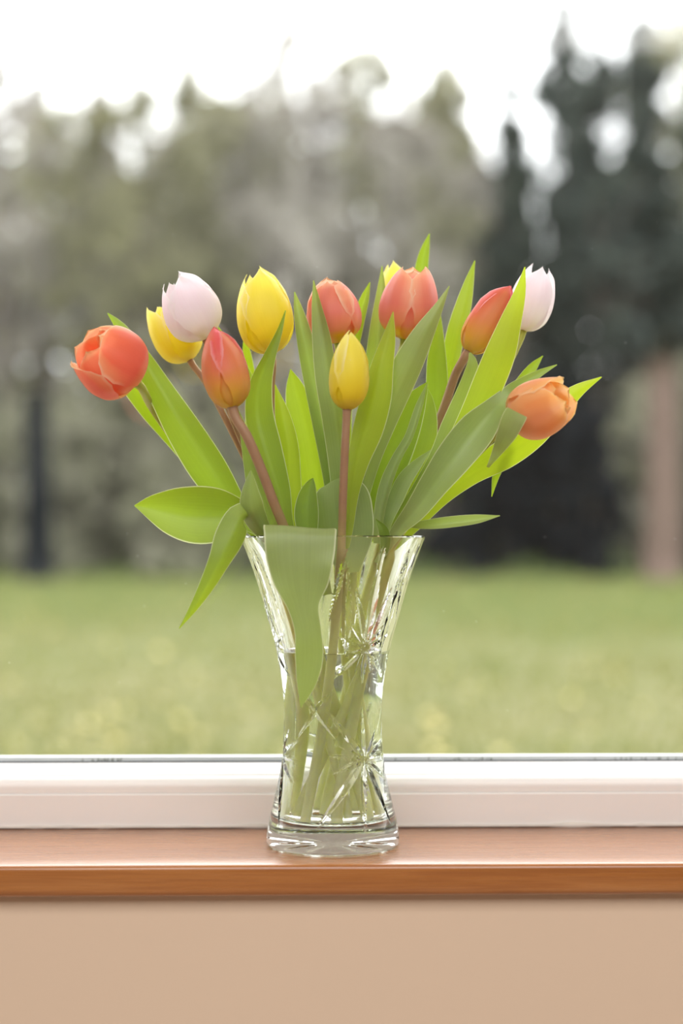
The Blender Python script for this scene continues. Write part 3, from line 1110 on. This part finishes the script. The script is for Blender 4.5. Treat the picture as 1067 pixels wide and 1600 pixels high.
# 1 orange-red open bloom leaning out over the left
make_tulip('open orange red tulip nodding outwards beside a long curved leaf',
           [(240, 640, .002), (300, 722, .006), (368, 796, .004), (425, 862, .002), (478, 980, -.004), (497, 1100, .006), (488, 1200, .014), (470, 1282, .020)],
           (211, 597, -.034), (140, 538, -.034), -.028, .0268, .68, 'p_orangered', 12,
           [
               ([(450, 920, .000, 4), (430, 874, -.002, 8), (403, 832, -.005, 11), (372, 797, -.008, 20), (332, 738, -.011, 30), (292, 675, -.012, 29), (254, 612, -.010, 22), (218, 552, -.002, 15), (186, 507, .010, 8), (168, 489, .012, .6)], dict(cup=-.28, tw=-14)),
               ([(372, 806, .012, 5), (318, 742, .018, 10), (268, 680, .018, 14), (232, 636, .016, 16), (200, 596, .012, 14), (168, 560, .012, 9), (134, 522, .014, .6)], dict(cup=.3, tw=10)),
               ([(446, 900, -.018, 5), (422, 846, -.022, 8), (397, 818, -.024, 15), (371, 805, -.026, 27), (342, 803, -.028, 42), (305, 802, -.028, 45), (268, 797, -.030, 37), (236, 792, -.032, 20), (210, 790, -.033, .6)], dict(cup=.32, tw=6)),
           ], 'stem_green', point=.2, wide=.92)
# 2 yellow behind the pink
make_tulip('yellow tulip leaning behind the pale pink bloom',
           [(318, 592, .012), (348, 646, .006), (386, 722, .004), (425, 800, .0), (456, 870, .0), (492, 980, -.008), (512, 1100, -.014), (532, 1200, -.014), (540, 1278, -.012)],
           (297, 563, .015), (244, 474, .015), .004, .0185, .42, 'p_yellow', 62,
           [([(440, 845, .022, 6), (420, 760, .026, 12), (398, 690, .030, 14), (396, 640, .030, 12), (390, 585, .030, 9), (385, 548, .030, 6), (381, 524, .030, .6)], dict(cup=.3))],
           'stem_brown', point=.6, wide=.9, srad=.0026)
# 3 pale pink on the left
make_tulip('pale pink tulip next to the tilted yellow one',
           [(338, 585, .0), (362, 650, .0), (398, 735, -.004), (432, 810, -.008), (460, 880, -.008), (498, 1000, .006), (505, 1100, .010), (520, 1200, .022), (560, 1280, .024)],
           (321, 530, -.020), (273, 433, -.018), -.010, .0215, .46, 'p_pink', 8,
           [([(452, 850, .012, 6), (432, 760, .014, 13), (408, 660, .014, 14), (384, 590, .012, 11), (362, 545, .010, 7), (340, 510, .010, .6)], dict(cup=-.3))],
           'stem_brown', point=.75, wide=.94, srad=.0027)
# 4 red bud
make_tulip('closed red and yellow tulip bud below the pale pink bloom on a brown stem',
           [(385, 680, -.066), (406, 728, -.063), (428, 786, -.056), (446, 830, -.046), (474, 920, -.018), (505, 1040, -.014), (520, 1130, -.010), (545, 1220, -.010), (566, 1284, -.010)],
           (364, 638, -.064), (336, 510, -.060), .002, .0172, .07, 'p_redbud', 75,
           [
               ([(440, 860, -.016, 8), (424, 815, -.018, 17), (408, 775, -.020, 19), (395, 730, -.022, 13), (384, 680, -.022, 8), (372, 640, -.022, 1)], dict(mat='leaf_pale', cup=.25, tw=20)),
               ([(462, 868, -.030, 5), (446, 812, -.033, 10), (434, 765, -.037, 17), (414, 702, -.038, 23), (401, 648, -.036, 23), (404, 602, -.037, 19), (420, 556, -.041, 10), (435, 520, -.042, 5), (446, 485, -.042, .6)], dict(cup=.42, tw=-18)),
               ([(446, 890, -.030, 5), (425, 848, -.036, 9), (406, 822, -.050, 17), (395, 800, -.062, 19), (391, 778, -.067, 16), (391, 752, -.069, 8), (392, 735, -.069, .6)], dict(mat='leaf_pale', cup=-.4)),
               ([(410, 828, -.044, 3), (396, 806, -.054, 9), (378, 806, -.064, 20), (362, 838, -.072, 24), (345, 875, -.076, 18), (326, 912, -.074, 13), (303, 950, -.070, 7), (280, 982, -.066, .6)], dict(cup=-.3, tw=16)),
           ], 'stem_brown', point=.35, wide=.95, srad=.0038)
# 5 large yellow
make_tulip('largest yellow tulip with an open pointed top',
           [(424, 600, -.004), (424, 650, -.002), (432, 730, .0), (452, 800, .004), (470, 870, .006), (498, 990, .014), (490, 1100, .010), (472, 1190, .004), (458, 1262, .0)],
           (424, 553, -.010), (398, 417, -.010), .004, .0212, .36, 'p_yellow', 38,
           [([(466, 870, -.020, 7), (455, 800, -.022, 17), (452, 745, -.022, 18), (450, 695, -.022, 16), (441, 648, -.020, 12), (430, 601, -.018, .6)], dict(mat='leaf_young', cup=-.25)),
            ([(500, 900, .004, 8), (500, 830, .006, 24), (494, 760, .006, 33), (484, 702, .006, 31), (472, 648, .006, 24), (461, 604, .006, 14), (454, 577, .006, .6)], dict(cup=.25, tw=8))],
           'stem_brown', point=.8, wide=.95, srad=.0030)
# 6 coral between leaves
make_tulip('rounded coral tulip behind two upright leaves',
           [(529, 600, .0), (529, 700, .002), (527, 800, .004), (524, 900, .006), (532, 1020, .012), (548, 1120, .018), (556, 1200, .022), (552, 1282, .026)],
           (528, 536, .0), (515, 436, .0), -.006, .0212, .22, 'p_coral', 52,
           [([(528, 880, -.006, 8), (526, 800, -.008, 15), (519, 740, -.008, 18), (506, 670, -.008, 19), (490, 600, -.008, 17), (477, 540, -.008, 14), (466, 488, -.006, 8), (460, 456, -.006, .6)], dict(mat='leaf_pale', cup=.4, tw=-10)),
            ([(536, 880, -.022, 8), (536, 800, -.024, 13), (531, 720, -.025, 16), (523, 650, -.026, 18), (513, 590, -.026, 18), (505, 530, -.026, 15), (496, 478, -.026, 8), (490, 438, -.026, .6)], dict(mat='leaf_pale', cup=.45, tw=14)),
            ([(540, 800, .020, 8), (538, 700, .022, 11), (540, 620, .022, 11), (549, 550, .022, 11), (560, 500, .022, 10), (570, 466, .022, 7), (578, 441, .022, .6)], dict(cup=.4))],
           'stem_green', point=.05, wide=.98, srad=.0030)
# 7 yellow bud in front
make_tulip('closed yellow tulip bud standing foremost on a straight brown stem',
           [(539, 700, -.069), (536, 770, -.063), (534, 835, -.053), (531, 910, -.038), (526, 1000, -.022), (514, 1100, -.018), (500, 1190, -.018), (484, 1272, -.016)],
           (542, 641, -.070), (548, 515, -.070), .0, .0148, .06, 'p_yellow', 90,
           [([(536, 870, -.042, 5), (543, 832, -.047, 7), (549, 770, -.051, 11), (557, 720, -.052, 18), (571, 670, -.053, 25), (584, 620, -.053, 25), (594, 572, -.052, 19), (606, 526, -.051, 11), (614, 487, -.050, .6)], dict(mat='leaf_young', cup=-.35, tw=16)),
            ([(545, 895, -.026, 16), (541, 842, -.031, 42), (536, 795, -.034, 46), (532, 768, -.035, 41), (529, 753, -.035, 26), (527, 748, -.035, 8)], dict(mat='leaf_pale', cup=-.08)),
            ([(496, 895, -.036, 6), (483, 845, -.041, 13), (479, 806, -.043, 19), (481, 775, -.043, 15), (486, 755, -.043, 7), (489, 747, -.043, .6)], dict(cup=.3)),
            ([(505, 930, -.040, 14), (490, 868, -.049, 20), (479, 846, -.056, 26), (473, 831, -.063, 42), (469, 823, -.073, 56), (469, 834, -.081, 56.5), (469, 872, -.084, 53), (471, 912, -.084, 43), (474, 948, -.083, 25), (481, 985, -.082, 21), (483, 1025, -.080, 22), (479, 1065, -.078, 16), (470, 1106, -.076, .6)], dict(mat='leaf_pale', cup=0.0, wave=.07, n=64, wdir=(1, 0, -.13)))],
           'stem_brown', point=.45, wide=1.0, srad=.0031)
# 8 coral, slightly open
make_tulip('slightly open coral tulip with a yellow base above a broad leaf',
           [(618, 575, -.012), (600, 640, -.003), (578, 730, .001), (558, 830, .001), (542, 930, .0), (535, 1040, -.006), (550, 1130, -.002), (575, 1220, .004), (590, 1276, .006)],
           (632, 530, -.020), (646, 419, -.020), -.010, .0222, .40, 'p_coral', 58,
           [([(556, 880, -.020, 6), (560, 800, -.024, 13), (576, 722, -.030, 20), (598, 660, -.036, 24), (621, 608, -.043, 25), (643, 562, -.050, 23), (664, 520, -.053, 17), (686, 480, -.051, 8), (702, 447, -.047, .6)], dict(mat='leaf_pale', cup=-.28, tw=-12)),
            ([(566, 840, .008, 6), (570, 720, .013, 15), (580, 630, .014, 17), (587, 560, .014, 15), (592, 505, .014, 12), (596, 455, .014, 7), (597, 415, .014, .6)], dict(mat='leaf_pale', cup=.4, tw=8)),
            ([(572, 850, -.008, 6), (582, 790, -.012, 22), (604, 725, -.014, 32), (626, 672, -.015, 30), (646, 632, -.016, 20), (661, 608, -.017, 8), (668, 597, -.018, .6)], dict(cup=.10, tw=-6)),
            ([(590, 850, -.022, 6), (596, 796, -.026, 9), (606, 755, -.028, 10), (622, 716, -.028, 8), (640, 684, -.028, 7), (656, 636, -.026, 6), (667, 600, -.024, .8)], dict(mat='leaf_pale', cup=.5, tw=20))],
           'stem_green', point=.1, wide=.92, srad=.0033)
# 9 yellow one hidden behind the coral
make_tulip('yellow tulip almost hidden behind the slightly open coral one',
           [(618, 590, .034), (600, 680, .030), (580, 780, .024), (560, 870, .018), (545, 980, .016), (538, 1080, .022), (520, 1180, .026), (505, 1276, .030)],
           (630, 528, .036), (613, 410, .036), .0, .0150, .22, 'p_yellow', 10,
           [([(601, 676, .031, 3), (612, 650, .046, 7), (627, 618, .058, 11), (641, 576, .060, 12), (650, 520, .060, 12), (655, 450, .060, 12), (659, 415, .060, 10), (664, 390, .060, 7), (671, 365, .060, .6)], dict(cup=.35))],
           'stem_green', point=.7, wide=.9, srad=.0028)
# 10 red bud on the right
make_tulip('closed red tulip bud with yellow base leaning against a broad bright leaf',
           [(712, 584, -.002), (694, 636, .004), (660, 722, .006), (620, 800, .008), (585, 880, .008), (560, 980, .010), (540, 1080, .004), (528, 1180, .006), (512, 1276, .008)],
           (731, 551, -.010), (797, 446, -.010), .0, .0150, .08, 'p_redbud', 60,
           [([(598, 850, .010, 5), (630, 782, .014, 18), (656, 720, .016, 24), (676, 660, .016, 21), (682, 610, .015, 18), (682, 560, .014, 15), (685, 522, .013, 8), (688, 490, .013, .6)], dict(cup=-.18, tw=8)),
            ([(596, 850, .024, 6), (640, 770, .029, 12), (676, 690, .029, 11), (697, 612, .026, 11), (706, 562, .022, 14), (714, 520, .018, 15), (726, 476, .018, 13), (735, 436, .018, 7), (742, 407, .018, .6)], dict(cup=-.35, tw=-10)),
            ([(588, 850, .034, 8), (612, 790, .039, 28), (640, 730, .041, 36), (660, 680, .041, 32), (676, 640, .041, 20), (684, 602, .041, .8)], dict(cup=.06)),  # filler leaf added behind the others to block back light
            ([(580, 850, .040, 8), (592, 790, .046, 26), (602, 748, .048, 28), (611, 716, .048, 18), (617, 690, .048, .8)], dict(cup=-.05)),  # second added filler leaf, also there to hold off back light
            ([(590, 850, .000, 6), (618, 790, -.002, 18), (642, 740, -.004, 25), (660, 690, -.005, 22), (668, 650, -.005, 15), (670, 622, -.005, 6), (668, 608, -.005, .6)], dict(cup=.06)),
            ([(598, 850, -.006, 5), (630, 804, -.009, 11), (662, 758, -.012, 15), (690, 712, -.014, 19), (707, 670, -.015, 20), (723, 630, -.017, 18), (734, 592, -.023, 13), (738, 566, -.029, 8), (734, 551, -.030, 1.5)], dict(mat='leaf_pale', cup=.08, tw=-4))],
           'stem_brown', point=.3, wide=.98, srad=.0035)
# 11 pale pink on the right
make_tulip('pale pink tulip standing behind a broad bright leaf tip',
           [(792, 572, .016), (744, 644, .014), (690, 730, .019), (632, 812, .021), (588, 890, .018), (556, 1000, .0), (530, 1110, -.010), (500, 1200, -.006), (474, 1268, .0)],
           (817, 517, .020), (847, 416, .020), .0, .0168, .46, 'p_pink', 60,
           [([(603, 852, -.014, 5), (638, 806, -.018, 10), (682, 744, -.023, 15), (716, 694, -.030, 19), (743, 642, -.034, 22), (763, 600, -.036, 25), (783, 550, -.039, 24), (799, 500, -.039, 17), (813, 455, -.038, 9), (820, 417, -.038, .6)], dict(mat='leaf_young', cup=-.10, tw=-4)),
            ([(596, 860, -.016, 5), (605, 815, -.022, 8), (617, 782, -.022, 12), (632, 750, -.022, 12), (651, 726, -.022, 8), (673, 703, -.022, .6)], dict(mat='leaf_pale', cup=.1))],
           'stem_green', point=.85, wide=.84, srad=.0028)
# 12 orange leaning right
make_tulip('orange tulip nodding sideways over a long pale leaf',
           [(762, 690, -.046), (704, 748, -.040), (644, 808, -.034), (596, 876, -.026), (572, 950, -.016), (550, 1080, -.014), (536, 1180, -.014), (524, 1290, -.014)],
           (799, 657, -.048), (882, 620, -.048), -.028, .0214, .60, 'p_orange', 96,
           [([(588, 880, -.030, 5), (611, 843, -.034, 8), (626, 823, -.040, 11), (650, 797, -.048, 17), (680, 755, -.053, 23), (712, 713, -.055, 29), (744, 674, -.051, 29), (771, 641, -.043, 18), (789, 622, -.031, 13), (806, 607, -.016, 11), (842, 584, -.012, 6), (870, 570, -.012, .6)], dict(mat='leaf_pale', cup=.30, tw=6)),
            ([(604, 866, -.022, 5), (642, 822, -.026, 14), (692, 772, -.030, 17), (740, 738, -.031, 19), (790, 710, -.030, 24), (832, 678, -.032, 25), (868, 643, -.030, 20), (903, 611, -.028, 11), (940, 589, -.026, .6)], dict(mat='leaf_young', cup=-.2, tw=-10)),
            ([(768, 650, -.042, 2), (786, 632, -.016, 7), (812, 600, -.002, 9), (832, 574, .000, 7), (848, 556, .000, .6)], dict(cup=.3)),
            ([(762, 730, -.033, 2), (770, 717, -.052, 5), (781, 698, -.068, 10), (793, 675, -.077, 16), (801, 657, -.081, 18), (807, 646, -.082, 18), (808, 644, -.082, 17)], dict(mat='leaf_pale', cup=.08, tw=8)),
            ([(800, 690, -.026, 4), (786, 716, -.018, 8), (775, 742, -.018, 6), (768, 776, -.018, .6)], dict(cup=.3)),
            ([(633, 821, -.033, 3), (650, 822, -.037, 6), (676, 821, -.040, 9), (706, 818, -.043, 10), (746, 813, -.045, 8), (781, 806, -.046, .6)], dict(mat='leaf_pale', cup=.35, tw=28)),
            ([(598, 872, -.030, 4), (601, 844, -.036, 8), (598, 827, -.040, 8), (587, 811, -.041, .6)], dict(cup=.4))],
           'stem_green', point=.15, wide=.95, srad=.0036)

CURVES = settle_stems([stem_curve(a[1], a[2], a[3], a[4], k.get('srad', .0034)) for a, k in SPECS])
for cv, (a, k) in zip(CURVES, SPECS):
    build_tulip(cv, *a, **k)
